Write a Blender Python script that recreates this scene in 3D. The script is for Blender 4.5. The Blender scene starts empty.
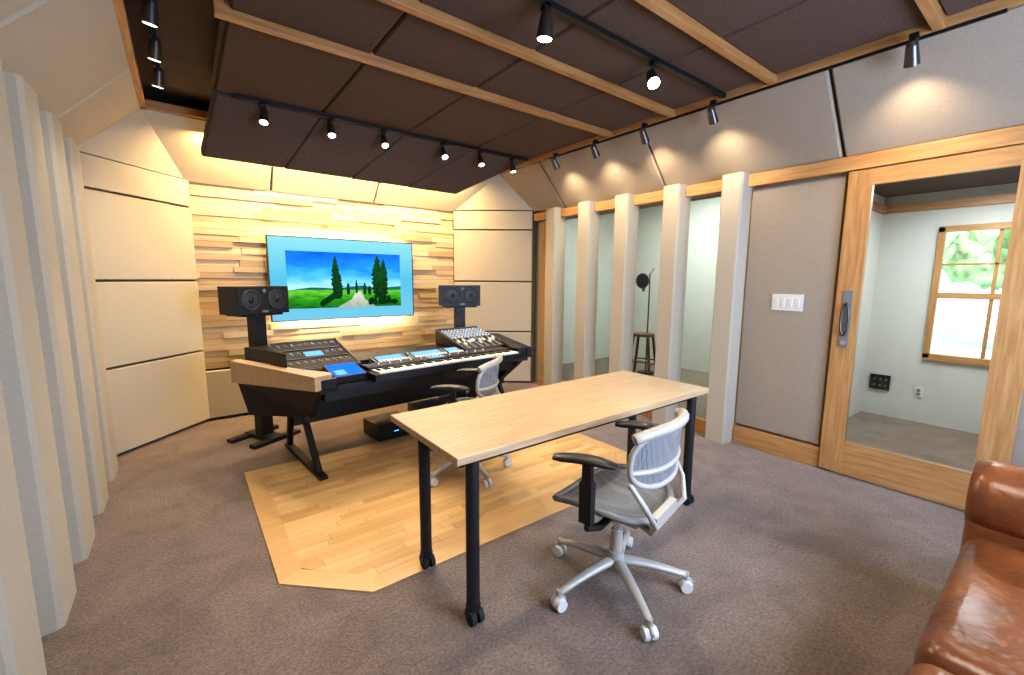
import bpy, bmesh, math, random
from mathutils import Vector, Matrix, Euler
random.seed(7)
scene=bpy.context.scene
col=scene.collection
try:
    scene.view_settings.view_transform='Standard'
    scene.view_settings.look='Medium High Contrast'
except Exception: pass

# ------------------------------------------------------------------ materials
def new_mat(name):
    m=bpy.data.materials.new(name); m.use_nodes=True
    nt=m.node_tree; b=nt.nodes.get('Principled BSDF'); return m,nt,b
def setin(b,k,v):
    if k in b.inputs: b.inputs[k].default_value=v
def pmat(name,colr,rough=.5,metal=0,spec=None,bump=0,bscale=200,var=0,vscale=5,coat=0,detail=4,bdist=.01):
    m,nt,b=new_mat(name)
    c=(colr[0],colr[1],colr[2],1)
    setin(b,'Base Color',c); setin(b,'Roughness',rough); setin(b,'Metallic',metal)
    if spec is not None: setin(b,'Specular IOR Level',spec)
    if coat: setin(b,'Coat Weight',coat); setin(b,'Coat Roughness',.15)
    tc=nt.nodes.new('ShaderNodeTexCoord')
    if var:
        n=nt.nodes.new('ShaderNodeTexNoise'); n.inputs['Scale'].default_value=vscale; n.inputs['Detail'].default_value=detail
        nt.links.new(tc.outputs['Object'],n.inputs['Vector'])
        r=nt.nodes.new('ShaderNodeValToRGB')
        r.color_ramp.elements[0].position=.3; r.color_ramp.elements[1].position=.7
        r.color_ramp.elements[0].color=tuple(max(0,x*(1-var)) for x in colr)+(1,)
        r.color_ramp.elements[1].color=tuple(min(1,x*(1+var)) for x in colr)+(1,)
        nt.links.new(n.outputs['Fac'],r.inputs['Fac']); nt.links.new(r.outputs['Color'],b.inputs['Base Color'])
    if bump:
        n2=nt.nodes.new('ShaderNodeTexNoise'); n2.inputs['Scale'].default_value=bscale; n2.inputs['Detail'].default_value=3
        nt.links.new(tc.outputs['Object'],n2.inputs['Vector'])
        bp=nt.nodes.new('ShaderNodeBump'); bp.inputs['Strength'].default_value=bump; bp.inputs['Distance'].default_value=bdist
        nt.links.new(n2.outputs['Fac'],bp.inputs['Height']); nt.links.new(bp.outputs['Normal'],b.inputs['Normal'])
    return m
def emat(name,c,s):
    m=bpy.data.materials.new(name); m.use_nodes=True; nt=m.node_tree
    nt.nodes.clear(); e=nt.nodes.new('ShaderNodeEmission'); o=nt.nodes.new('ShaderNodeOutputMaterial')
    e.inputs[0].default_value=(c[0],c[1],c[2],1); e.inputs[1].default_value=s
    nt.links.new(e.outputs[0],o.inputs[0]); return m
def wood(name,c1,c2,axis='X',rough=.4,scale=1.0,coat=0):
    m,nt,b=new_mat(name)
    tc=nt.nodes.new('ShaderNodeTexCoord'); mp=nt.nodes.new('ShaderNodeMapping')
    s=[18*scale]*3; s['XYZ'.index(axis)]=1.2*scale
    mp.inputs['Scale'].default_value=s
    nt.links.new(tc.outputs['Object'],mp.inputs['Vector'])
    n=nt.nodes.new('ShaderNodeTexNoise'); n.inputs['Scale'].default_value=2.5; n.inputs['Detail'].default_value=6; n.inputs['Distortion'].default_value=.6
    nt.links.new(mp.outputs[0],n.inputs['Vector'])
    r=nt.nodes.new('ShaderNodeValToRGB'); r.color_ramp.elements[0].position=.35; r.color_ramp.elements[1].position=.65
    r.color_ramp.elements[0].color=c1+(1,); r.color_ramp.elements[1].color=c2+(1,)
    nt.links.new(n.outputs['Fac'],r.inputs['Fac']); nt.links.new(r.outputs['Color'],b.inputs['Base Color'])
    setin(b,'Roughness',rough)
    if coat: setin(b,'Coat Weight',coat); setin(b,'Coat Roughness',.12)
    return m

M={}
def carpet():
    m,nt,b=new_mat('carpet_taupe'); setin(b,'Roughness',1.0); setin(b,'Specular IOR Level',.1); setin(b,'Sheen Weight',.3)
    tc=nt.nodes.new('ShaderNodeTexCoord')
    def noise(s,d,dist=0):
        n=nt.nodes.new('ShaderNodeTexNoise'); n.inputs['Scale'].default_value=s; n.inputs['Detail'].default_value=d; n.inputs['Distortion'].default_value=dist; nt.links.new(tc.outputs['Object'],n.inputs['Vector']); return n
    a=noise(3.6,8,1.0); c=noise(70,6)
    r=nt.nodes.new('ShaderNodeValToRGB'); r.color_ramp.elements[0].position=.3; r.color_ramp.elements[1].position=.7
    r.color_ramp.elements[0].color=(.168,.120,.090,1); r.color_ramp.elements[1].color=(.245,.182,.142,1)
    nt.links.new(a.outputs['Fac'],r.inputs['Fac'])
    r2=nt.nodes.new('ShaderNodeMapRange'); r2.inputs[1].default_value=.3; r2.inputs[2].default_value=.7; r2.inputs[3].default_value=.68; r2.inputs[4].default_value=1.32
    nt.links.new(c.outputs['Fac'],r2.inputs[0])
    mx=nt.nodes.new('ShaderNodeVectorMath'); mx.operation='SCALE'; nt.links.new(r.outputs['Color'],mx.inputs[0]); nt.links.new(r2.outputs[0],mx.inputs['Scale']); nt.links.new(mx.outputs[0],b.inputs['Base Color'])
    bp=nt.nodes.new('ShaderNodeBump'); bp.inputs['Strength'].default_value=.6; bp.inputs['Distance'].default_value=.01
    e=noise(130,3); nt.links.new(e.outputs['Fac'],bp.inputs['Height']); nt.links.new(bp.outputs['Normal'],b.inputs['Normal']); return m
M['carpet']=carpet()
M['cream']=pmat('fabric_cream',(.50,.45,.355),.95,spec=.1,bump=.25,bscale=350,var=.05,vscale=120)
M['grey']=pmat('fabric_grey',(.37,.31,.24),.95,spec=.1,bump=.3,bscale=350,var=.09,vscale=120)
M['gap']=pmat('gap_shadow',(.13,.11,.08),.95)
M['dark']=pmat('fabric_dark_brown',(.125,.088,.070),.95,spec=.1,bump=.4,bscale=300,var=.28,vscale=110)
M['darkceil']=pmat('ceiling_dark',(.08,.055,.04),.95,var=.1)
M['paint']=pmat('booth_paint',(.62,.62,.58),.8,var=.02,vscale=3)
M['fir']=wood('fir_trim',(.42,.21,.075),(.55,.31,.125),'Y',.42)
M['firx']=wood('fir_trim_x_shaded',(.36,.17,.055),(.46,.24,.09),'X',.42)  # same fir made darker: shade on the ceiling beams put into the colour
M['firz']=wood('fir_trim_z',(.42,.21,.075),(.55,.31,.125),'Z',.42)
M['maple']=wood('table_laminate',(.45,.30,.165),(.57,.40,.235),'X',.35,1.4)
M['black']=pmat('black_satin',(.010,.010,.011),.42)
M['blackm']=pmat('black_powdercoat',(.013,.013,.014),.5,bump=.1)
M['rubber']=pmat('rubber_black',(.02,.02,.02),.8)
M['grill']=pmat('cone_grey',(.04,.04,.044),.5)
M['rack']=pmat('rack_panel_dark',(.018,.018,.020),.5,spec=.3)
M['rim']=pmat('rack_rim_grey',(.12,.12,.125),.5)
M['alu']=pmat('cast_aluminium_grey',(.44,.405,.35),.38,.1)
M['alud']=pmat('grey_plastic',(.20,.20,.195),.45)
M['silver']=pmat('knob_silver',(.6,.6,.6),.25,.8)
M['white']=pmat('white_plastic',(.70,.69,.64),.4)
M['ivory']=pmat('ivory_keys',(.85,.83,.76),.25)
M['leather']=pmat('leather_brown',(.18,.056,.016),.33,bump=.6,bscale=8,var=.4,vscale=5,coat=.25,bdist=.03)
M['gun']=pmat('gunmetal',(.12,.11,.10),.3,.8)
M['bulb']=emat('lamp_face',(1,.90,.72),40)
M['bulbdim']=emat('lamp_face_soft',(1,.88,.68),6)
M['blue']=emat('screen_blue',(.02,.16,1),1.6)
M['cyan']=emat('screen_cyan',(.20,.5,1),1.4)
M['ledb']=emat('led_blue',(.05,.3,1),6)
M['led']=emat('led_warm',(1,.72,.28),6)
M['foliage']=pmat('foliage',(.42,.55,.30),.8,var=.75,vscale=3,bump=1,bscale=10)
M['grass']=pmat('grass',(.55,.66,.55),.9,var=.3,vscale=3)
M['stoolwood']=wood('stool_wood',(.10,.04,.02),(.16,.07,.03),'Z',.5)
def glassmat(name,tint,gl):
    m=bpy.data.materials.new(name); m.use_nodes=True; nt=m.node_tree; nt.nodes.clear()
    o=nt.nodes.new('ShaderNodeOutputMaterial'); mx=nt.nodes.new('ShaderNodeMixShader'); t=nt.nodes.new('ShaderNodeBsdfTransparent'); g=nt.nodes.new('ShaderNodeBsdfGlossy'); f=nt.nodes.new('ShaderNodeFresnel')
    f.inputs[0].default_value=gl
    t.inputs[0].default_value=tint+(1,); g.inputs['Roughness'].default_value=.01
    nt.links.new(f.outputs[0],mx.inputs[0]); nt.links.new(t.outputs[0],mx.inputs[1]); nt.links.new(g.outputs[0],mx.inputs[2]); nt.links.new(mx.outputs[0],o.inputs[0]); return m
M['glass']=glassmat('window_glass',(.95,.97,.975),1.45)
M['glass2']=glassmat('studio_window_glass',(.86,.92,.91),1.32)
def meshfab():
    m,nt,b=new_mat('chair_mesh_fabric'); setin(b,'Base Color',(.22,.22,.22,1)); setin(b,'Roughness',.5)
    tc=nt.nodes.new('ShaderNodeTexCoord'); ws=[]
    for ax in 'XYZ':
        w=nt.nodes.new('ShaderNodeTexWave'); w.inputs['Scale'].default_value=28; w.bands_direction=ax; nt.links.new(tc.outputs['Object'],w.inputs['Vector']); ws.append(w)
    mx=nt.nodes.new('ShaderNodeMath'); mx.operation='MAXIMUM'; nt.links.new(ws[0].outputs['Fac'],mx.inputs[0]); nt.links.new(ws[1].outputs['Fac'],mx.inputs[1])
    m2=nt.nodes.new('ShaderNodeMath'); m2.operation='MAXIMUM'; nt.links.new(mx.outputs[0],m2.inputs[0]); nt.links.new(ws[2].outputs['Fac'],m2.inputs[1])
    r=nt.nodes.new('ShaderNodeMapRange'); r.inputs[1].default_value=.4; r.inputs[2].default_value=.7; r.inputs[3].default_value=.3; r.inputs[4].default_value=1
    nt.links.new(m2.outputs[0],r.inputs[0]); nt.links.new(r.outputs[0],b.inputs['Alpha']); return m
M['mesh']=meshfab()
def attrwood(name,lo,hi,rough,axis='X',amt=.75):
    m,nt,b=new_mat(name)
    at=nt.nodes.new('ShaderNodeAttribute'); at.attribute_name='tone'
    tc=nt.nodes.new('ShaderNodeTexCoord'); mp=nt.nodes.new('ShaderNodeMapping')
    s=[20]*3; s['XYZ'.index(axis)]=1.5; mp.inputs['Scale'].default_value=s
    nt.links.new(tc.outputs['Object'],mp.inputs['Vector'])
    n=nt.nodes.new('ShaderNodeTexNoise'); n.inputs['Scale'].default_value=2.2; n.inputs['Detail'].default_value=6; n.inputs['Distortion'].default_value=.5
    nt.links.new(mp.outputs[0],n.inputs['Vector'])
    a=nt.nodes.new('ShaderNodeMath'); a.operation='MULTIPLY_ADD'; a.inputs[1].default_value=.5
    nt.links.new(n.outputs['Fac'],a.inputs[0])
    s2=nt.nodes.new('ShaderNodeMath'); s2.operation='MULTIPLY'; s2.inputs[1].default_value=amt; nt.links.new(at.outputs['Fac'],s2.inputs[0])
    nt.links.new(s2.outputs[0],a.inputs[2])
    r=nt.nodes.new('ShaderNodeValToRGB'); r.color_ramp.elements[0].position=.1; r.color_ramp.elements[1].position=.95
    r.color_ramp.elements[0].color=lo+(1,); r.color_ramp.elements[1].color=hi+(1,)
    nt.links.new(a.outputs[0],r.inputs['Fac']); nt.links.new(r.outputs['Color'],b.inputs['Base Color']); setin(b,'Roughness',rough); return m
M['slat']=attrwood('slat_wood',(.42,.27,.13),(.70,.55,.34),.5)
M['maplefloor']=attrwood('maple_floor',(.56,.32,.12),(.78,.52,.25),.27,amt=.6)

# ------------------------------------------------------------------ mesh builder
class MB:
    def __init__(s,name):
        s.name=name; s.v=[]; s.f=[]; s.mi=[]; s.sm=[]; s.mats=[]; s.tone=[]
    def m(s,k):
        if k not in s.mats: s.mats.append(k)
        return s.mats.index(k)
    def add(s,vs,fs,k,smooth=False,tone=0.5):
        o=len(s.v); s.v+= [tuple(v) for v in vs]; i=s.m(k)
        for f in fs: s.f.append(tuple(o+x for x in f)); s.mi.append(i); s.sm.append(smooth); s.tone.append(tone)
    def box(s,lo,hi,k,rot=None,piv=None,tone=.5):
        x0,y0,z0=[min(a,b) for a,b in zip(lo,hi)];x1,y1,z1=[max(a,b) for a,b in zip(lo,hi)]
        vs=[Vector(p) for p in [(x0,y0,z0),(x1,y0,z0),(x1,y1,z0),(x0,y1,z0),(x0,y0,z1),(x1,y0,z1),(x1,y1,z1),(x0,y1,z1)]]
        if rot:
            piv=Vector(piv) if piv else (Vector(lo)+Vector(hi))/2
            R=Euler(rot).to_matrix(); vs=[R@(v-piv)+piv for v in vs]
        s.add(vs,[(0,3,2,1),(4,5,6,7),(0,1,5,4),(1,2,6,5),(2,3,7,6),(3,0,4,7)],k,tone=tone)
    def prism(s,pts,d,k,tone=.5):
        n=len(pts); d=Vector(d); a=[Vector(p if len(p)==3 else (p[0],p[1],0)) for p in pts]; b=[p+d for p in a]
        s.add(a+b,[tuple(range(n))[::-1],tuple(range(n,2*n))]+[(i,(i+1)%n,n+(i+1)%n,n+i) for i in range(n)],k,tone=tone)
    def cyl(s,p0,p1,r0,r1,k,n=20,caps=True,smooth=True):
        p0=Vector(p0);p1=Vector(p1);ax=(p1-p0).normalized()
        t=Vector((0,0,1)) if abs(ax.z)<.9 else Vector((1,0,0))
        u=ax.cross(t).normalized();w=ax.cross(u)
        A=[p0+(u*math.cos(2*math.pi*i/n)+w*math.sin(2*math.pi*i/n))*r0 for i in range(n)]
        B=[p1+(u*math.cos(2*math.pi*i/n)+w*math.sin(2*math.pi*i/n))*r1 for i in range(n)]
        s.add(A+B,[(i,(i+1)%n,n+(i+1)%n,n+i) for i in range(n)],k,smooth)
        if caps: s.add(A,[tuple(range(n))[::-1]],k); s.add(B,[tuple(range(n))],k)
    def tube(s,pts,r,k,n=10,closed=False,flat=1.0,up=None):
        P=[Vector(p) for p in pts]; N=len(P); rs=r if isinstance(r,(list,tuple)) else [r]*N
        V=[];up0=Vector(up) if up else None
        for i in range(N):
            a=P[(i-1)%N] if (closed or i>0) else P[i]; b=P[(i+1)%N] if (closed or i<N-1) else P[i]
            ax=(b-a).normalized(); t=up0 or (Vector((0,0,1)) if abs(ax.z)<.95 else Vector((0,1,0)))
            u=ax.cross(t)
            if u.length<1e-4: u=ax.cross(Vector((1,0,0)))
            u.normalize(); w=u.cross(ax)
            for j in range(n):
                c=2*math.pi*j/n; V.append(P[i]+(u*math.cos(c)+w*math.sin(c)*flat)*rs[i])
        F=[]
        for i in range(N if closed else N-1):
            for j in range(n):
                F.append((i*n+j,i*n+(j+1)%n,((i+1)%N)*n+(j+1)%n,((i+1)%N)*n+j))
        if not closed: F.append(tuple(range(n))[::-1]); F.append(tuple((N-1)*n+j for j in range(n)))
        s.add(V,F,k,True)
    def sphere(s,c,r,k,sc=(1,1,1),n=14,rot=None):
        V=[];F=[];c=Vector(c);R=Euler(rot).to_matrix() if rot else Matrix.Identity(3)
        m=n//2
        for i in range(m+1):
            th=math.pi*i/m
            for j in range(n):
                ph=2*math.pi*j/n
                V.append(c+R@Vector((r*sc[0]*math.sin(th)*math.cos(ph),r*sc[1]*math.sin(th)*math.sin(ph),r*sc[2]*math.cos(th))))
        for i in range(m):
            for j in range(n): F.append((i*n+j,(i+1)*n+j,(i+1)*n+(j+1)%n,i*n+(j+1)%n))
        s.add(V,F,k,True)
    def panel(s,q,t,k,gap=.008):
        P=[Vector(p) for p in q]; n=(P[1]-P[0]).cross(P[2]-P[0]).normalized(); c=sum(P,Vector())/len(P); N=len(P)
        Q=[]
        for i in range(N):
            e0=(P[i]-P[i-1]).normalized(); e1=(P[(i+1)%N]-P[i]).normalized()
            b=(e1-e0); b.normalize()
            ang=math.acos(max(-1,min(1,(-e0).dot(e1))))
            Q.append(P[i]+b*gap/max(.3,math.sin(ang/2)))
        bev=min(t*.5,.014)
        L0=Q; L1=[p+n*(t-bev) for p in Q]
        L2=[p+n*t+((c-p).normalized())*bev for p in Q]
        V=L0+L1+L2
        F=[tuple(range(2*N,3*N))]
        for a in (0,1):
            F+=[(a*N+i,a*N+(i+1)%N,(a+1)*N+(i+1)%N,(a+1)*N+i) for i in range(N)]
        s.add(V,F,k)
    def build(s,loc=(0,0,0),rz=0,bevel=0,seg=2,tone=False,parent=None):
        me=bpy.data.meshes.new(s.name+'_mesh'); me.from_pydata(s.v,[],s.f)
        for k in s.mats: me.materials.append(M[k])
        me.polygons.foreach_set('material_index',s.mi); me.polygons.foreach_set('use_smooth',s.sm)
        if tone:
            at=me.attributes.new('tone','FLOAT','FACE'); at.data.foreach_set('value',s.tone)
        me.validate(); me.update()
        if not tone:
            bm=bmesh.new(); bm.from_mesh(me); bmesh.ops.recalc_face_normals(bm,faces=bm.faces); bm.to_mesh(me); bm.free()
        o=bpy.data.objects.new(s.name,me); col.objects.link(o); o.location=loc; o.rotation_euler=(0,0,rz)
        if bevel:
            b=o.modifiers.new('bevel','BEVEL'); b.width=bevel; b.segments=seg; b.limit_method='ANGLE'; b.angle_limit=math.radians(40)
        if parent: o.parent=parent
        return o

XL,XR,YF,YB=-.70,4.12,5.60,-1.15
zs=[0.02,.77,1.50,2.23,2.50]
def seq(l): return list(zip(l[:-1],l[1:]))
def vpanels(p,a,b,zz,k='cream',t=.05,div=1):
    for i in range(len(zz)-1):
        for j in range(div):
            A=Vector(a).lerp(Vector(b),j/div); B=Vector(a).lerp(Vector(b),(j+1)/div)
            p.panel([(A.x,A.y,zz[i]),(B.x,B.y,zz[i]),(B.x,B.y,zz[i+1]),(A.x,A.y,zz[i+1])],t,k)
def lean(p,quads,k):
    for q in quads:
        P=[Vector(x) for x in q]; n=(P[1]-P[0]).cross(P[2]-P[0]).normalized(); cc=Vector((1.7,2.5,1.5))-sum(P,Vector())/len(P)
        if n.dot(cc)<0: q=q[::-1]; n=-n
        p.panel(q,.045,k,gap=.010)
        p.prism([tuple(Vector(x)-n*.002) for x in q],-n*.03,'gap')
# ------------------------------------------------------------------ room shell
f=MB('floor'); f.box((-1,-1.4,-.1),(7.3,6.0,0),'carpet'); f.build()
LT,RT,FT=-.20,3.62,5.06
w=MB('wall_left'); w.box((XL-.12,YB-.1,0),(XL,YF+.1,3.3),'gap'); vpanels(w,(-.695,4.78),(-.695,YB),[.02,2.5],div=10,t=.02)
def column(c,y,side):
    if side>0:
        xb,xf=4.115,3.94
        a=[(xb,y+.115),(xf+.02,y+.095),(xf,y+.08),(xf,y-.08),(xf+.02,y-.095),(xb,y-.115)]
    else:
        xb,xf=-.695,-.53
        a=[(xb,y+.17),(xf-.02,y+.13),(xf,y+.11),(xf,y-.15),(xf-.02,y-.17),(xb,y-.20)]
    c.prism([(p[0],p[1],.0) for p in a],(0,0,2.47),'cream')
for y in (4.45,3.87,3.29,2.71,2.13,1.55,.97,.39,-.19,-.77): column(w,y,-1)
lean(w,[[(-.68,a,2.5),(-.68,b,2.5),(LT,b,3.0),(LT,a,3.0)] for a,b in seq([YB,.2,1.6,2.9,4.15])]+[[(-.68,4.15,2.5),(-.66,4.8,2.5),(LT,FT,3.0),(LT,4.15,3.0)]],'cream')
w.build()
w=MB('wall_front'); w.box((XL-.12,YF,0),(XR+.12,YF+.12,3.3),'gap')
vpanels(w,(-.62,4.82),(.10,5.56),zs); w.prism([(-.66,4.80,0),(.08,5.56,0),(.0,5.64,0),(-.74,4.88,0)],(0,0,2.5),'gap')
vpanels(w,(3.16,5.56),(4.05,4.84),zs); w.prism([(3.15,5.56,0),(4.08,4.82,0),(4.14,4.88,0),(3.21,5.63,0)],(0,0,2.5),'gap')
vpanels(w,(.10,5.56),(3.16,5.56),[.02,.55],div=4)
lean(w,[[(-.66,4.8,2.5),(.08,5.56,2.5),(LT,FT,3.0)],[(.08,5.56,2.5),(.85,5.56,2.5),(.85,FT,3.0),(LT,FT,3.0)],[(.85,5.56,2.5),(2.0,5.56,2.5),(2.0,FT,3.0),(.85,FT,3.0)],[(2.0,5.56,2.5),(3.15,5.56,2.5),(RT,FT,3.0),(2.0,FT,3.0)],[(3.15,5.56,2.5),(4.08,4.82,2.5),(RT,FT,3.0)]],'cream')
w.build()
s=MB('wall_front_wood_slats')
z=.56; rows=30; h=(2.49-.56)/rows
for i in range(rows):
    x=.10-random.random()*.5
    while x<3.15:
        L=random.uniform(.3,1.0); a=max(x,.10); b_=min(x+L,3.15)
        if b_-a>.01:
            d=random.choice([.025,.035,.045,.055])
            s.box((a+.001,5.59-d,z+.0015),(b_-.001,5.60,z+h-.0015),'slat',tone=random.random())
        x+=L
    z+=h
s.build(tone=True)
w=MB('wall_back')
w.box((XL,YB-.12,0),(1.1,YB,3.3),'cream'); w.box((3.3,YB-.12,0),(XR,YB,3.3),'cream'); w.box((1.1,YB-.12,0),(3.3,YB,1.0),'cream'); w.box((1.1,YB-.12,2.3),(3.3,YB,3.3),'cream'); w.build()
w=MB('wall_right')
for lo,hi in [((XR,YB-.1,0),(XR+.12,.24,3.3)),((XR,.24,2.28),(XR+.12,1.06,3.3)),((XR,1.06,0),(XR+.12,1.86,3.3)),((XR,1.86,2.34),(XR+.12,4.66,3.3)),((XR,1.86,0),(XR+.12,4.66,.10)),((XR,4.66,0),(XR+.12,YF,3.3))]:
    w.box(lo,hi,'grey')
w.panel([(4.115,1.17,.18),(4.115,1.17,2.34),(4.115,1.86,2.34),(4.115,1.86,.18)],.035,'grey',gap=.004)
for y in (1.98,2.58,3.20,3.77,4.36): column(w,y,1)
lean(w,[[(4.10,a,2.48),(4.10,b,2.48),(RT,b,3.0),(RT,a,3.0)] for a,b in seq([YB,-.2,1.2,2.71,4.2])]+[[(4.10,4.2,2.48),(4.08,4.82,2.5),(RT,FT,3.0),(RT,4.2,3.0)]],'grey')
w.build()
c=MB('ceiling'); c.box((-1,-1.4,3.14),(7.3,6.0,3.3),'darkceil'); c.build()

t=MB('trim_1'); t.box((LT-.06,YB,2.97),(LT+.06,FT,3.04),'fir'); t.build(bevel=.004)
t=MB('trim_2'); t.box((LT,FT-.05,2.97),(RT,FT+.03,3.04),'firx'); t.build(bevel=.004)
t=MB('trim_3'); t.box((RT-.05,YB,2.97),(RT+.03,FT,3.04),'fir'); t.build(bevel=.004)
t=MB('trim_4'); t.box((4.03,YB,2.35),(4.12,4.80,2.455),'fir'); t.build(bevel=.004)
b=MB('baseboard_right'); b.box((4.07,1.16,0),(4.12,1.86,.17),'fir'); b.box((4.07,1.86,0),(4.14,4.70,.13),'fir'); b.build(bevel=.005)
t=MB('trim_5')
for y in (1.86,4.60): t.box((4.09,y,.13),(4.2,y+.06,2.35),'firz')
for y in (2.53,3.15,3.72): t.box((4.13,y,.13),(4.18,y+.05,2.35),'blackm')
t.build(bevel=.003)
for i,(a,b_) in enumerate([(1.92,2.53),(2.58,3.15),(3.20,3.72),(3.77,4.60)]):
    g=MB('window_%d'%(i+1)); g.box((4.15,a,.12),(4.16,b_,2.35),'glass2'); g.build()

# maple floor inlay
poly=[(.27,3.84),(.27,2.28),(.63,1.94),(2.72,1.94),(3.05,2.28),(3.05,3.84)]
inn=[(.385,3.725),(.385,2.33),(.676,2.055),(2.672,2.055),(2.935,2.33),(2.935,3.725)]
fl=MB('wood_floor_inlay')
for i in range(6):
    j=(i+1)%6
    fl.prism([(poly[i][0],poly[i][1],.001),(poly[j][0],poly[j][1],.001),(inn[j][0],inn[j][1],.001),(inn[i][0],inn[i][1],.001)],(0,0,.006),'maplefloor',tone=.35+.25*(i%2))
def clipx(y):
    if y<2.33: d=(2.33-y)/.275; return .385+d*.291,2.935-d*.263
    return .385,2.935
y=2.055; pw=.0575
while y<3.72:
    y1=min(y+pw,3.725); x=.385-random.random()*.5
    while x<2.94:
        L=random.uniform(.25,.7)
        def cl(xx,yy): a,b_=clipx(yy); return min(max(xx,a),b_)
        q=[(cl(x+.001,y),y+.001),(cl(x+L,y),y+.001),(cl(x+L,y1),y1),(cl(x+.001,y1),y1)]
        if q[1][0]-q[0][0]>.003 or q[2][0]-q[3][0]>.003:
            fl.prism([(a,b_,.001) for a,b_ in q],(0,0,.006),'maplefloor',tone=random.random())
        x+=L
    y+=pw
fl.build(tone=True)

# ------------------------------------------------------------------ ceiling cloud
c=MB('ceiling_cloud')
xs=[.32,1.12,1.94,2.76,3.55]
for a,b_ in [(-1.1,.64),(.68,1.52),(1.56,2.34),(2.38,3.04),(3.08,4.36)]:
    for x0,x1 in seq(xs):
        c.panel([(x0,a,3.06),(x0,b_,3.06),(x1,b_,3.06),(x1,a,3.06)],.05,'dark',gap=.006)
c.box((.30,-1.1,3.06),(3.57,4.38,3.10),'gap'); c.build()
c=MB('ceiling_cloud_slope')
A=[(.32,4.38,3.02),(3.55,4.38,3.02),(2.86,4.99,2.62),(.22,4.90,2.62)]
def lerp(a,b_,t): return tuple(Vector(a).lerp(Vector(b_),t))
for i in range(4):
    q=[lerp(A[0],A[1],i/4),lerp(A[0],A[1],(i+1)/4),lerp(A[3],A[2],(i+1)/4),lerp(A[3],A[2],i/4)]
    P=[Vector(v) for v in q]
    if (P[1]-P[0]).cross(P[2]-P[0]).z>0: q=q[::-1]
    c.panel(q,.03,'dark',gap=.006)
c.prism([(v[0],v[1],v[2]+.002) for v in A],(0,.03,.06),'gap')
c.build()
for y in (3.06,2.36,1.54,.66):
    t=MB('ceiling_beam'); t.box((.0 if y<3 else .25,y-.026,2.965),(3.58,y+.026,3.07),'firx'); t.build(bevel=.004)
def track(lo,hi):
    t=MB('ceiling_track_light'); t.box(lo,hi,'black'); return t.build()
def spot(par,pos,target,power,colr=(1,.80,.55),size=75,face='bulbdim',r=.038,blend=.8,stem=.10):
    s=MB('spotlight_head'); d=(Vector(target)-Vector(pos)).normalized(); P=Vector((0,0,0))
    s.cyl(P-d*.06,P+d*.05,r*.75,r,'gun',n=20); s.cyl(P-d*.085,P-d*.06,r*.45,r*.75,'gun',n=20)
    s.cyl(P+d*.0505,P+d*.0515,r*.85,r*.85,face,n=20)
    s.cyl(P+Vector((0,0,stem)),P-d*.02,.006,.006,'black',n=8); s.box((-.02,-.02,stem-.015),(.02,.02,stem+.02),'black')
    o=s.build(loc=pos,parent=par)
    if power>0:
        l=bpy.data.lights.new('spot_bulb','SPOT'); l.energy=power; l.color=colr; l.spot_size=math.radians(size); l.spot_blend=blend; l.shadow_soft_size=.03
        lo=bpy.data.objects.new('spot_bulb',l); col.objects.link(lo); lo.parent=o; lo.location=d*.07; lo.rotation_euler=d.to_track_quat('-Z','Y').to_euler()
    return o
tr=track((.45,4.30,2.978),(3.5,4.335,3.008))
for x,tx,ty_,pw in [(.65,.3,3.4,80),(1.19,1.1,3.2,80),(1.69,1.6,2.9,85),(2.35,2.2,2.7,85),(2.82,2.8,3.2,60),(3.28,3.5,3.9,50)]:
    spot(tr,(x,4.32,2.87),(tx,ty_,.5),pw,colr=(1,.83,.62))
tr=track((.6,1.88,2.978),(3.56,1.915,3.008))
for x,y,tgt,pw,fc in [(1.66,1.90,(1.7,2.3,0),65,'bulb'),(2.62,1.90,(1.4,.3,.5),70,'bulb')]:
    spot(tr,(x,y,2.87),tgt,pw,face=fc,r=.045,colr=(1,.85,.66))
tr=track((3.585,.4,2.952),(3.60,4.0,2.968))
for y in (3.2,2.6,1.95,.75,3.8):
    spot(tr,(3.50,y,2.84),(3.87,y+.03,2.38),30,size=110,colr=(1,.80,.55),blend=1)
tr=track((-.04,1.2,3.10),(-.005,4.9,3.14))
for y in (3.3,3.8,4.3): spot(tr,(-.03,y,2.98),(-.3,y+.5,1.0),26,colr=(1,.88,.70))

# ------------------------------------------------------------------ door
dY0,dY1=.15,1.15
d=MB('door_1')
d.box((4.045,1.00,.02),(4.09,dY1,2.345),'firz'); d.box((4.045,dY0,.02),(4.09,.30,2.345),'firz')
d.box((4.045,.30,.02),(4.09,1.00,.28),'fir'); d.box((4.045,.30,2.23),(4.09,1.00,2.345),'fir')
d.box((4.062,.295,.275),(4.072,1.005,2.235),'glass')
d.box((4.038,1.045,1.02),(4.045,1.105,1.46),'alud')
d.tube([(4.02,1.075+.024*math.cos(a),1.24+.12*math.sin(a)) for a in [2*math.pi*i/28 for i in range(28)]],.007,'gun',closed=True,up=(1,0,0)); d.cyl((4.02,1.075,1.36),(4.04,1.075,1.36),.009,.009,'gun'); d.cyl((4.02,1.075,1.12),(4.04,1.075,1.12),.009,.009,'gun')
d.cyl((4.03,1.075,1.06),(4.04,1.075,1.06),.02,.02,'silver')
d.build(bevel=.003)
sp=MB('light_switch_plate'); sp.box((4.070,1.38,1.28),(4.080,1.62,1.42),'white')
for i in range(4): sp.box((4.064,1.405+i*.055,1.315),(4.071,1.435+i*.055,1.385),'white')
sp.build(bevel=.002)

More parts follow.
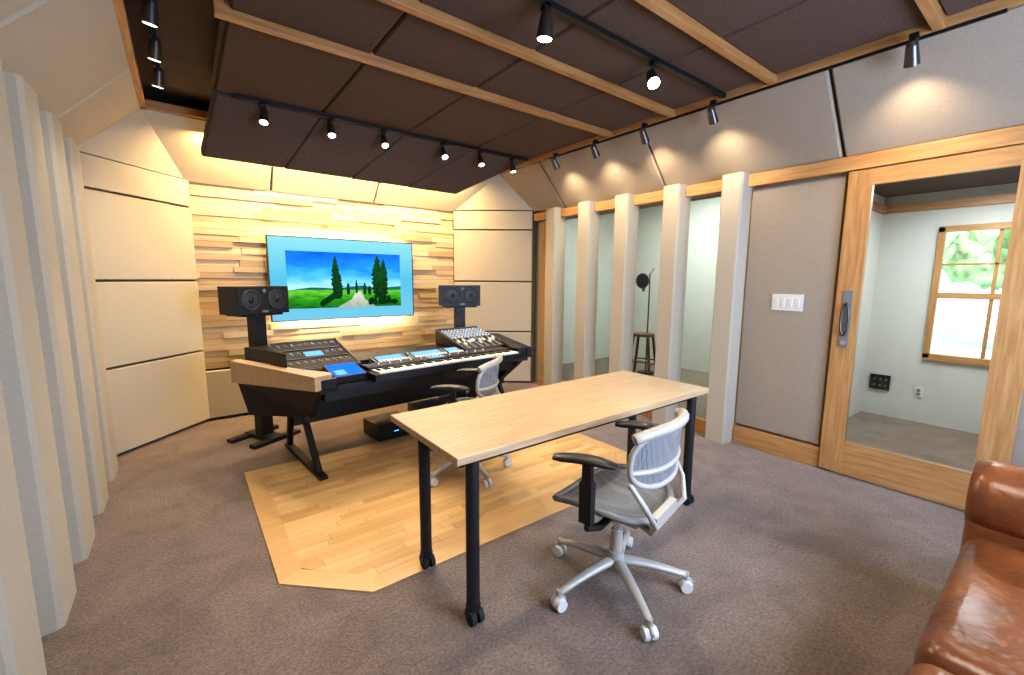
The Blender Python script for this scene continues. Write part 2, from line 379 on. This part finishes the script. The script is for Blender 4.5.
# ------------------------------------------------------------------ booths beyond the glass
w=MB('wall_booth_far'); w.box((6.9,1.5,0),(7.0,5.7,3.14),'paint'); w.build()
w=MB('wall_booth_front'); w.box((4.24,5.6,0),(6.9,5.7,3.14),'paint'); w.build()
w=MB('wall_booth_divider'); w.box((4.24,1.44,0),(6.9,1.54,3.14),'paint'); w.build()
w=MB('wall_booth_window')
for lo,hi in [((6.32,-1.3,0),(6.42,.12,3.14)),((6.32,.12,0),(6.42,.94,.76)),((6.32,.12,2.05),(6.42,.94,3.14)),((6.32,.94,0),(6.42,1.44,3.14))]: w.box(lo,hi,'paint')
w.build()
w=MB('wall_booth_back'); w.box((4.24,-1.3,0),(6.32,-1.2,3.14),'paint'); w.build()
w=MB('ceiling_booth'); w.box((4.24,-1.2,2.46),(6.32,1.44,2.52),'dark'); w.build()
wn=MB('window_5')
for y0,y1 in [(.10,.15),(.91,.96)]: wn.box((6.29,y0,.72),(6.36,y1,2.09),'firz')
for z0,z1 in [(.70,.77),(2.04,2.10)]: wn.box((6.29,.10,z0),(6.36,.96,z1),'fir')
wn.box((6.31,.15,1.36),(6.35,.91,1.42),'fir'); wn.box((6.32,.51,.77),(6.34,.54,2.04),'firz'); wn.box((6.32,.15,1.70),(6.34,.91,1.72),'fir')
wn.box((6.345,.12,.76),(6.35,.94,2.05),'glass'); wn.build(bevel=.003)
t=MB('trim_6'); t.box((6.28,-1.2,2.28),(6.32,1.44,2.36),'fir'); t.box((4.3,1.40,2.28),(6.3,1.44,2.36),'firx'); t.build()
op=MB('audio_input_panel'); op.box((6.30,1.20,.30),(6.32,1.38,.47),'black')
for i in range(3):
    for j in range(2): op.cyl((6.295,1.235+i*.05,.35+j*.07),(6.30,1.235+i*.05,.35+j*.07),.011,.011,'alud',n=12)
op.build()
op=MB('power_outlet'); op.box((6.31,.92,.28),(6.32,.99,.39),'white'); op.box((6.306,.94,.30),(6.311,.97,.33),'alud'); op.box((6.306,.94,.34),(6.311,.97,.37),'alud'); op.build(bevel=.002)
st=MB('wooden_stool'); st.cyl((0,0,.66),(0,0,.70),.17,.17,'stoolwood',n=28)
L=[(.19,.19),(-.19,.19),(-.19,-.19),(.19,-.19)]
for a,b_ in L: st.cyl((a,b_,0),(a*.6,b_*.6,.66),.021,.024,'stoolwood',n=10)
for i in range(4):
    a=L[i];b_=L[(i+1)%4]; st.cyl((a[0]*.87,a[1]*.87,.22+.05*(i%2)),(b_[0]*.87,b_[1]*.87,.22+.05*(i%2)),.012,.012,'stoolwood',n=8)
st.build(loc=(5.72,4.10,0),rz=.3,bevel=.004)
mc=MB('microphone_stand'); mc.cyl((0,0,0),(0,0,.03),.14,.13,'black',n=28); mc.cyl((0,0,.03),(0,0,1.65),.012,.010,'gun')
mc.cyl((.25,.1,1.72),(-.35,-.14,1.52),.009,.009,'gun'); mc.cyl((-.35,-.14,1.62),(-.35,-.14,1.44),.035,.035,'gun'); mc.cyl((-.35,-.14,1.44),(-.35,-.14,1.36),.03,.02,'gun')
mc.tube([(-.44,-.18+.11*math.cos(a),1.52+.11*math.sin(a)) for a in [2*math.pi*i/24 for i in range(24)]],.008,'black',closed=True,up=(1,0,0)); mc.cyl((-.438,-.18,1.52),(-.442,-.18,1.52),.105,.105,'rubber',n=28)
mc.build(loc=(6.02,4.24,0))
g=MB('lawn_ground'); g.box((7.4,-14,-.3),(30,16,-.2),'grass'); g.build()
for i in range(9):
    b_=MB('tree_foliage'); rr=random.uniform(.7,1.3)
    b_.sphere((0,0,0),rr,'foliage',sc=(1,1,1.2),n=28)
    o=b_.build(loc=(random.uniform(13,17),-5+i*1.3,random.uniform(1.8,3.6)))
    tx=bpy.data.textures.new('leafy','CLOUDS'); tx.noise_scale=.3
    dm=o.modifiers.new('d','DISPLACE'); dm.texture=tx; dm.strength=1.0

# ------------------------------------------------------------------ rolling table
t=MB('rolling_table')
t.box((.84,1.47,.765),(2.82,2.19,.80),'maple')
t.box((.90,1.55,.715),(2.76,2.05,.765),'blackm')
for x in (.93,2.66):
    for y in (1.50,1.97):
        t.cyl((x,y,.085),(x,y,.765),.030,.030,'blackm',n=24)
        t.cyl((x,y,.06),(x,y,.085),.034,.034,'blackm',n=24)
        t.cyl((x-.03,y-.015,.034),(x-.008,y-.015,.034),.034,.034,'rubber',n=20); t.cyl((x+.008,y-.015,.034),(x+.03,y-.015,.034),.034,.034,'rubber',n=20)
        t.box((x-.034,y-.03,.034),(x+.034,y+.02,.065),'blackm')
t.build(bevel=.003)

# ------------------------------------------------------------------ office chairs
def sup(t,a,b_,n=3.2):
    c=math.cos(t);s_=math.sin(t); return a*math.copysign(abs(c)**(2/n),c),b_*math.copysign(abs(s_)**(2/n),s_)
def chair(loc,rz,base_rot,padrot=0.0):
    c=MB('office_chair')
    for i in range(5):
        a=base_rot-rz+i*2*math.pi/5; u=Vector((math.cos(a),math.sin(a),0)); wv=Vector((-u.y,u.x,0))
        pts=[];rs=[]
        for k in range(8):
            q=k/7; pts.append(u*(.03+q*.31)+Vector((0,0,.140-.055*q**1.6))); rs.append(.031-.012*q)
        c.tube(pts,rs,'alu',n=10,flat=.75)
        e=u*.345
        c.cyl(e+Vector((0,0,.055)),e+Vector((0,0,.098)),.014,.014,'alu',n=10)
        for sgn in (-1,1):
            c.cyl(e+wv*(.008*sgn)+Vector((0,0,.031)),e+wv*(.030*sgn)+Vector((0,0,.031)),.031,.028,'white',n=18)
        c.tube([e+u*(.032*math.cos(q))+Vector((0,0,.030+.035*math.sin(q))) for q in [math.pi*k/6 for k in range(7)]],.010,'alu',n=8)
    c.cyl((0,0,.10),(0,0,.19),.050,.038,'alu'); c.cyl((0,0,.19),(0,0,.30),.029,.029,'alu'); c.cyl((0,0,.30),(0,0,.42),.019,.019,'silver')
    c.box((-.09,-.14,.395),(.09,.10,.445),'alu'); c.box((-.13,-.05,.41),(.13,.05,.44),'alu')
    c.cyl((.09,.02,.42),(.24,.04,.415),.007,.007,'black'); c.sphere((.25,.04,.415),.016,'black')
    N=44
    def seatp(x,y,): return Vector((x,y+.03,.475+.04*(abs(x)/.25)**2.5-.03*max(0,(y)/.23)**2*1.5))
    loop=[seatp(*sup(2*math.pi*i/N,.255,.245)) for i in range(N)]
    c.tube(loop,.019,'alud',n=8,closed=True,up=(0,0,1),flat=.8)
    V=[];F=[];R=8
    for r in range(R+1):
        q=r/R
        for i in range(N):
            x,y=sup(2*math.pi*i/N,.255*q,.245*q); p=seatp(x,y); p.z+=.004-.018*(1-q*q); V.append(p)
    for r in range(R):
        for i in range(N): F.append((r*N+i,r*N+(i+1)%N,(r+1)*N+(i+1)%N,(r+1)*N+i))
    c.add(V,F,'mesh',True)
    c.add([v+Vector((0,0,-.022)) for v in V],F,'alud',True)
    def backp(x,z): return Vector((x,-.235-.10*(z)-.02+.16*(abs(x)/.25)**2.2*.5, .775+z))
    loop=[backp(*sup(2*math.pi*i/N,.255,.135,2.8)) for i in range(N)]
    c.tube(loop,.013,'alu',n=10,closed=True,up=(0,1,0))
    top=[backp(-.252+.504*k/14,.105+.028*(1-((k-7)/7)**4)) for k in range(15)]
    c.tube(top,.024,'alu',n=10,up=(0,1,0))
    low=[backp(-.245+.49*k/14,-.045-.01*(1-((k-7)/7)**2)) for k in range(15)]
    c.tube(low,.013,'alu',n=8,up=(0,1,0))
    V=[]
    for r in range(R+1):
        q=r/R
        for i in range(N):
            x,y=sup(2*math.pi*i/N,.255*q,.135*q,2.8); V.append(backp(x,y))
    c.add(V,F,'mesh',True)
    for sg in (-1,1):
        c.tube([(sg*.06,-.12,.42),(sg*.12,-.22,.43),(sg*.17,-.26,.49),(sg*.212,-.23,.58),(sg*.240,-.165,.68)],[.016,.016,.014,.013,.012],'alu',n=10)
    c.box((-.12,-.245,.44),(.12,-.21,.50),'alu')
    Rm=Matrix.Rotation(padrot,3,'Z')
    for sg in (-1,1):
        c.tube([(sg*.10,-.02,.425),(sg*.22,-.02,.42),(sg*.29,0,.44),(sg*.30,0,.50)],.018,'blackm',n=10)
        c.box((sg*.30-.02,-.03,.47),(sg*.30+.02,.03,.66),'blackm')
        c.box((sg*.30-.014,-.022,.64),(sg*.30+.014,.022,.735),'black')
        o=Vector((sg*.295,0,.748))
        pad=[o+Rm@Vector((0,-.12+.035*k,.010*math.sin(k/7*math.pi))) for k in range(9)]
        c.tube(pad,[.025,.036,.041,.043,.043,.043,.042,.038,.026],'black',n=14,flat=.42)
    return c.build(loc=loc,rz=rz,bevel=.002)
chair((1.63,1.27,0),math.radians(12),math.radians(100),math.radians(16))
chair((1.70,2.84,.007),math.radians(42),math.radians(50))

# ------------------------------------------------------------------ TV
T0,T1,Z0,Z1=.755,2.455,1.04,2.0
ty=5.42
tv=MB('television')
tv.box((T0,ty,Z0),(T1,ty+.035,Z1),'black'); tv.box((T0+.3,ty+.035,Z0+.2),(T1-.3,ty+.09,Z1-.2),'black')
def scr(pts,k,lay):
    tv.add([(T0+.012+u*(T1-T0-.024),ty-.001-.0004*lay,Z0+.012+v*(Z1-Z0-.024)) for u,v in pts],[tuple(range(len(pts)))],k)
def scrmat(name,stops,s,lo=0,hi=1,nz=0,nscale=6,stretch=(1,1,1)):
    m=bpy.data.materials.new(name); m.use_nodes=True; nt=m.node_tree; nt.nodes.clear()
    o=nt.nodes.new('ShaderNodeOutputMaterial'); e=nt.nodes.new('ShaderNodeEmission'); r=nt.nodes.new('ShaderNodeValToRGB'); tc=nt.nodes.new('ShaderNodeTexCoord'); sx=nt.nodes.new('ShaderNodeSeparateXYZ'); mr=nt.nodes.new('ShaderNodeMapRange')
    nt.links.new(tc.outputs['Object'],sx.inputs[0]); nt.links.new(sx.outputs['Z'],mr.inputs[0]); mr.inputs[1].default_value=lo; mr.inputs[2].default_value=hi
    if nz:
        mp=nt.nodes.new('ShaderNodeMapping'); mp.inputs['Scale'].default_value=stretch; nt.links.new(tc.outputs['Object'],mp.inputs[0])
        n=nt.nodes.new('ShaderNodeTexNoise'); n.inputs['Scale'].default_value=nscale; n.inputs['Detail'].default_value=6; nt.links.new(mp.outputs[0],n.inputs['Vector'])
        a=nt.nodes.new('ShaderNodeMath'); a.operation='MULTIPLY_ADD'; a.inputs[1].default_value=nz; nt.links.new(n.outputs['Fac'],a.inputs[0]); 
        sb=nt.nodes.new('ShaderNodeMath'); sb.operation='SUBTRACT'; sb.inputs[1].default_value=nz*.5; nt.links.new(mr.outputs[0],sb.inputs[0]); nt.links.new(sb.outputs[0],a.inputs[2]); nt.links.new(a.outputs[0],r.inputs[0])
    else: nt.links.new(mr.outputs[0],r.inputs[0])
    el=r.color_ramp.elements
    while len(el)<len(stops): el.new(.5)
    for q,(p,c_) in zip(el,stops): q.position=p; q.color=c_+(1,)
    nt.links.new(r.outputs[0],e.inputs[0]); e.inputs[1].default_value=s; nt.links.new(e.outputs[0],o.inputs[0]); return m
M['tvbg']=scrmat('tv_border',[(0,(.20,.55,.75)),(.5,(.12,.52,.74)),(1,(.30,.74,.82))],1.0,lo=Z0,hi=Z1)
M['tvsky']=scrmat('tv_sky',[(0,(.45,.80,1)),(.3,(.10,.52,1)),(.55,(.02,.28,.95)),(1,(.005,.10,.7))],1.15,lo=Z0+.35,hi=Z1-.1,nz=.6,nscale=4,stretch=(1,1,3))
M['tvgrass']=scrmat('tv_grass',[(0,(.01,.08,.01)),(.5,(.03,.30,.02)),(1,(.22,.66,.06))],1.1,lo=Z0+.1,hi=Z0+.4,nz=.9,nscale=9,stretch=(1,1,4))
M['tvtree']=scrmat('tv_tree',[(0,(.002,.02,.006)),(1,(.02,.12,.03))],1,lo=Z0,hi=Z1,nz=1.2,nscale=30); M['tvpath']=scrmat('tv_path',[(0,(.35,.42,.30)),(1,(.8,.85,.75))],.9,lo=Z0+.1,hi=Z0+.35,nz=.8,nscale=20); M['tvhill']=emat('tv_hill',(.02,.16,.14),1)
scr([(0,0),(1,0),(1,1),(0,1)],'tvbg',0)
scr([(.10,.14),(.90,.14),(.90,.84),(.10,.84)],'tvsky',1)
scr([(.10,.36),(.18,.385),(.25,.40),(.33,.395),(.42,.38),(.5,.405),(.6,.42),(.68,.40),(.75,.39),(.90,.41),(.90,.3),(.10,.3)],'tvhill',3)
scr([(.10,.14),(.90,.14),(.90,.36),(.10,.37)],'tvgrass',4)
scr([(.42,.14),(.70,.14),(.62,.24),(.590,.34),(.555,.34),(.52,.24)],'tvpath',5)
def tree(cx,zb,zt,wd,lay):
    n=22; L=[];R_=[]
    for i in range(n+1):
        q=i/n; ww=wd*math.sin(math.pi*min(1,.12+q*.88))**.6*(1-.2*q)*(1+.22*math.sin(i*2.7)+random.uniform(-.15,.15))
        L.append((cx-ww,zb+(zt-zb)*q)); R_.append((cx+ww*random.uniform(.8,1.1),zb+(zt-zb)*q))
    for i in range(n): scr([L[i],R_[i],R_[i+1],L[i+1]],'tvtree',lay)
tree(.415,.25,.80,.030,6); tree(.435,.25,.60,.028,6); tree(.72,.25,.82,.048,7); tree(.765,.25,.78,.035,6); tree(.50,.30,.46,.014,6); tree(.56,.32,.5,.010,6); tree(.62,.30,.46,.014,6); tree(.655,.30,.42,.016,6)
for i in range(18): tree(.66+random.random()*.20,.16+random.random()*.03,.22+random.random()*.08,.02,6)
for i in range(7): tree(.32+i*.016,.16+i*.02,.24+i*.02,.02,6)
tv.build()

# ------------------------------------------------------------------ speakers on stands
def speaker(loc,rz,wd):
    s=MB('studio_monitor_speaker')
    s.box((-wd,-.13,-.125),(wd,.13,.125),'black')
    s.box((-wd+.005,-.136,-.12),(wd-.005,-.128,.12),'blackm')
    for x in (-.52*wd,.48*wd):
        N=28
        s.tube([(x+.085*math.cos(2*math.pi*i/N),-.138,.005+.085*math.sin(2*math.pi*i/N)) for i in range(N)],.008,'grill',n=8,closed=True,up=(0,1,0))
        s.cyl((x,-.137,.005),(x,-.142,.005),.075,.04,'grill',n=28); s.sphere((x,-.139,.005),.028,'black',sc=(1,.5,1))
    s.cyl((.0,-.136,.085),(.0,-.142,.085),.018,.014,'alud',n=18)
    s.box((-.03,-.138,-.11),(.03,-.136,-.09),'alud')
    s.build(loc=loc,rz=rz,bevel=.006)
    t=MB('speaker_stand'); h=loc[2]-.125
    t.box((-.19,-.12,h-.018),(.19,.14,h-.001),'blackm'); t.box((-.06,-.05,.04),(.06,.05,h-.018),'blackm')
    t.box((-.24,-.20,0),(.24,-.12,.035),'blackm'); t.box((-.24,.12,0),(.24,.20,.035),'blackm'); t.box((-.07,-.2,.005),(.07,.2,.045),'blackm')
    t.build(loc=(loc[0],loc[1]+.0,0),rz=rz,bevel=.004)
speaker((.52,4.62,1.33),math.radians(28),.25)
speaker((2.72,4.66,1.33),math.radians(-14),.23)

# ------------------------------------------------------------------ studio desk
d=MB('studio_desk')
top=[(-1.04,0),(-.88,.06),(.88,.06),(1.04,0),(1.36,.90),(.95,1.02),(-.95,1.02),(-1.36,.90)]
d.prism([(x,y,.70) for x,y in top],(0,0,.04),'black')
ang=math.atan(.2667)
for sg in (-1,1):
    ck='maple' if sg<0 else 'black'
    q=[(sg*1.07,.0),(sg*.93,.04),(sg*.92,.12),(sg*1.04,.34),(sg*1.34,.97),(sg*1.40,.96)]
    d.prism([(x,y,.80 if y<.5 else .83) for x,y in q],(0,0,.035),ck)
    d.prism([(sg*1.07,-.02,.735),(sg*1.42,.93,.685),(sg*1.42,.93,.865),(sg*1.07,-.02,.840)],(-sg*.045,.012,0),ck)
    d.prism([(sg*1.06,.0,.735),(sg*.90,.03,.735),(sg*.90,.03,.80),(sg*1.06,.0,.80)],(0,.06,0),'black')
    d.prism([(sg*1.05,.02,.73),(sg*1.38,.93,.69),(sg*1.32,.90,.40),(sg*1.0,.35,.44)],(-sg*.05,.02,0),'black')
    x0,x1=(-1.13,-.55) if sg<0 else (.56,1.13)
    xo=x0-.14 if sg<0 else x0
    d.prism([(x0,.40,.74),(x0,.40,.80),(x0,1.0,.96),(x0,1.0,.74)],(x1-x0,0,0),'black')
    def tilt(lo,hi,k):
        d.box((lo[0],.42+lo[1],.805+lo[2]),(hi[0],.42+hi[1],.805+hi[2]),k,rot=(ang,0,0),piv=(0,.42,.805))
    tilt((x0,0,-.004),(x1,.012,.012),'rim'); tilt((x0,.588,-.004),(x1,.60,.012),'rim'); tilt((x0,0,-.004),(x0+.012,.60,.012),'rim'); tilt((x1-.012,0,-.004),(x1,.60,.012),'rim')
    if sg<0:
        d.prism([(-1.13,.42,.74),(-1.13,1.0,.74),(-1.30,1.0,.74)],(0,0,.215),'black')
        for r in range(3):
            a=.03+r*.185; tilt((x0+.03,a,0),(x1-.03,a+.165,.008),'rack')
            tilt((x0+.03,a+.005,.008),(x1-.03,a+.009,.010),'alud')
            for k in range(9):
                kx=x0+.06+k*.057
                if r==1 and k in (3,4,5): continue
                P0=Vector((kx,.42,.805))+Vector((0,math.cos(ang)*(a+.08),math.sin(ang)*(a+.08)))
                nn=Vector((0,-math.sin(ang),math.cos(ang)))
                d.cyl(P0+nn*.006,P0+nn*.022,.011,.009,'silver' if (k+r)%2 else 'alud',n=12)
                tilt((kx-.004,a+.125,.008),(kx+.004,a+.131,.010),'ledb' if (k*r)%3==1 else 'white')
            if r==1: tilt((x0+.215,a+.04,.008),(x0+.36,a+.13,.011),'cyan')
    else:
        for k in range(13):
            kx=x0+.035+k*.042
            tilt((kx-.016,.03,0),(kx+.016,.57,.008),'alud' if k%2 else 'rack')
            tilt((kx-.002,.05,.008),(kx+.002,.26,.0095),'black')
            zf=.08+.13*random.random(); tilt((kx-.011,zf,.008),(kx+.011,zf+.045,.024),'ivory')
            for q in range(5):
                tilt((kx-.009,.30+q*.05,.008),(kx+.009,.325+q*.05,.020),'white' if (q+k)%4 else 'cyan')
    for yy,yt in ((.22,.50),(1.0,.80)):
        d.tube([(sg*1.02,yt,.50),(sg*1.0,yy,.03)],.028,'blackm',n=8)
    d.box((sg*1.0-.03,.12,0),(sg*1.0+.03,1.06,.035),'blackm')
    d.box((sg*1.0-.03,.36,.40),(sg*1.0+.03,.95,.70),'blackm')
d.box((-1.0,.82,.25),(1.0,.86,.70),'black')
d.box((-.95,.15,.60),(.95,.82,.70),'black')
d.box((-.53,.60,.74),(.54,1.0,.80),'black')
d.build(loc=(1.75,3.30,0),rz=math.radians(5),bevel=.003)
def ondesk(mb,**k): return mb.build(loc=(1.75,3.30,0),rz=math.radians(5),**k)
cs=MB('control_surface'); 
for x0,x1,kk in ((-.42,-.10,'cyan'),(-.06,.30,'cyan'),(.32,.52,'cyan')):
    R0=dict(rot=(.22,0,0),piv=(x0,.36,.742))
    cs.box((x0,.36,.742),(x1,.56,.79),'alud',**R0); cs.box((x0+.015,.375,.791),(x1-.015,.54,.795),'rack',**R0)
    cs.box((x0+.03,.44,.795),(x1-.03,.53,.797),kk,**R0)
    m_=int((x1-x0)/.035)
    for k in range(m_): cs.box((x0+.022+k*.035,.385,.795),(x0+.044+k*.035,.425,.806),'white',**R0)
ondesk(cs,bevel=.002)
cs=MB('touch_tablet'); cs.box((-.90,.08,.742),(-.65,.34,.80),'black',rot=(.20,0,0),piv=(0,.08,.742)); cs.box((-.888,.095,.80),(-.662,.325,.803),'blue',rot=(.20,0,0),piv=(0,.08,.742))
cs.box((-.87,.11,.803),(-.79,.20,.804),'cyan',rot=(.20,0,0),piv=(0,.08,.742)); ondesk(cs,bevel=.003)
k=MB('piano_keyboard'); k.box((-.64,-.06,.742),(.90,.28,.80),'black')
n=52; kw=1.46/n
for i in range(n): k.box((-.60+i*kw+.0008,-.05,.80),(-.60+(i+1)*kw-.0008,.105,.815),'ivory')
for i in range(n-1):
    if i%7 in (0,2,3,5,6): k.box((-.60+(i+1)*kw-.007,.01,.815),(-.60+(i+1)*kw+.007,.105,.826),'black')
k.box((-.62,.11,.80),(.88,.27,.83),'black')
for i in range(12): k.cyl((-.5+i*.1,.19,.83),(-.5+i*.1,.19,.845),.012,.010,'silver',n=10)
k.box((-.03,.15,.83),(.13,.24,.834),'cyan')
ondesk(k,bevel=.0015,seg=1)
ms=MB('computer_mouse'); ms.sphere((0,0,.018),.05,'white',sc=(.6,1,.36)); ms.build(loc=(1.17,3.72,.742),rz=.2)
g=MB('computer_tower'); g.box((-.18,-.17,.01),(.18,.17,.16),'black'); g.box((-.16,-.175,.03),(.16,-.17,.14),'rack'); g.box((-.03,-.178,.08),(.02,-.175,.085),'ledb'); g.build(loc=(1.52,4.02,0),rz=.1,bevel=.006)
g=MB('power_supply_unit'); g.box((-.22,-.17,.01),(.22,.17,.13),'black'); g.box((-.22,-.17,.135),(.22,.17,.23),'alud'); g.box((-.2,-.173,.03),(.2,-.17,.11),'grill'); g.box((-.12,-.176,.18),(-.02,-.172,.20),'cyan'); g.build(loc=(2.02,4.02,0),bevel=.004)

# ------------------------------------------------------------------ sofa
def rbox(name_mb,lo,hi,k,r=.06,n=6):
    lo=Vector(lo);hi=Vector(hi); bm=bmesh.new(); bmesh.ops.create_cube(bm,size=1)
    for v in bm.verts: v.co=Vector(((lo.x+hi.x)/2+v.co.x*(hi.x-lo.x),(lo.y+hi.y)/2+v.co.y*(hi.y-lo.y),(lo.z+hi.z)/2+v.co.z*(hi.z-lo.z)))
    bmesh.ops.bevel(bm,geom=list(bm.edges),offset=r,segments=n,profile=.5,affect='EDGES')
    bm.verts.index_update(); name_mb.add([v.co.copy() for v in bm.verts],[tuple(v.index for v in f_.verts) for f_ in bm.faces],k,True); bm.free()
s=MB('leather_sofa')
rbox(s,(.70,-.90,.08),(2.67,.13,.34),'leather',.05)
for a,b_ in seq([.70,1.66,2.66]): rbox(s,(a+.004,-.68,.28),(b_-.004,.19,.46),'leather',.07)
for a,b_ in seq([.70,1.66,2.66]): rbox(s,(a+.004,-.92,.42),(b_-.004,-.62,.86),'leather',.10)
rbox(s,(.5,-1.08,.10),(2.90,-.84,.80),'leather',.09)
for x in (.40,2.62):
    rbox(s,(x,-1.0,.07),(x+.28,.20,.54),'leather',.05)
    s.tube([(x+.14,-1.0,.58),(x+.14,-.98,.59),(x+.14,.13,.59),(x+.14,.17,.59),(x+.14,.20,.59),(x+.14,.205,.59)],[.10,.165,.165,.16,.14,.10],'leather',n=28)
for x in (.50,2.77):
    for y in (-.95,.06): s.cyl((x,y,0),(x,y,.08),.025,.03,'stoolwood')
s.build()

# ------------------------------------------------------------------ lights
def area(name,loc,rot,sx,sy,e,c_):
    l=bpy.data.lights.new(name,'AREA'); l.shape='RECTANGLE'; l.size=sx; l.size_y=sy; l.energy=e; l.color=c_
    o=bpy.data.objects.new(name,l); col.objects.link(o); o.location=loc; o.rotation_euler=rot; return o
ls=MB('led_strip_light'); ls.box((.3,4.95,2.685),(2.75,4.975,2.71),'led'); ls.build()
area('cove_light',(1.65,5.04,2.82),(math.radians(34),0,0),2.9,.08,85,(1,.68,.31))
area('tv_backlight',(1.6,5.49,1.10),(math.radians(40),0,0),1.5,.04,26,(1,.74,.38))
area('tv_backlight',(1.6,5.49,1.94),(math.radians(140),0,0),1.5,.04,12,(1,.74,.38))
area('window_daylight',(2.2,YB-.25,1.65),(math.radians(80),0,0),2.1,1.25,160,(.50,.66,1))
area('ceiling_fill',(1.2,.4,2.9),(0,0,0),1.0,.5,26,(1,.90,.76))  # added soft fill near the camera, no fixture here
area('ceiling_fill',(1.7,3.4,2.9),(0,0,0),1.6,.4,32,(1,.84,.64))  # second added fill, over the desk area, not a real lamp
area('booth_ceiling_lamp',(5.6,3.5,3.0),(0,0,0),1.2,1.2,100,(1,.99,.95))
area('booth_ceiling_lamp',(5.3,.3,2.40),(0,0,0),1.0,1.0,50,(.93,.98,1))
sl=bpy.data.lights.new('sun','SUN'); sl.energy=11; sl.angle=.01; so=bpy.data.objects.new('sun',sl); col.objects.link(so); so.rotation_euler=Vector((.75,.25,-.6)).to_track_quat('-Z','Y').to_euler(); so.location=(-5,-3,12)
wd=bpy.data.worlds.new('World'); scene.world=wd; wd.use_nodes=True
bg=wd.node_tree.nodes['Background']; bg.inputs[0].default_value=(.72,.88,1,1); bg.inputs[1].default_value=3

# ------------------------------------------------------------------ camera
yaw,pit,rol=math.radians(37.26),math.radians(7.68),math.radians(.33)
F=Vector((math.sin(yaw)*math.cos(pit),math.cos(yaw)*math.cos(pit),-math.sin(pit))); R=Vector((math.cos(yaw),-math.sin(yaw),0)); U=R.cross(F)
R2=R*math.cos(rol)+U*math.sin(rol); U2=-R*math.sin(rol)+U*math.cos(rol)
cd=bpy.data.cameras.new('camera'); cd.sensor_width=36; cd.lens=430/1024*36; cd.clip_start=.02
co=bpy.data.objects.new('camera',cd); col.objects.link(co)
m=Matrix((R2,U2,-F)).transposed().to_4x4(); m.translation=Vector((0,0,1.53)); co.matrix_world=m
scene.camera=co
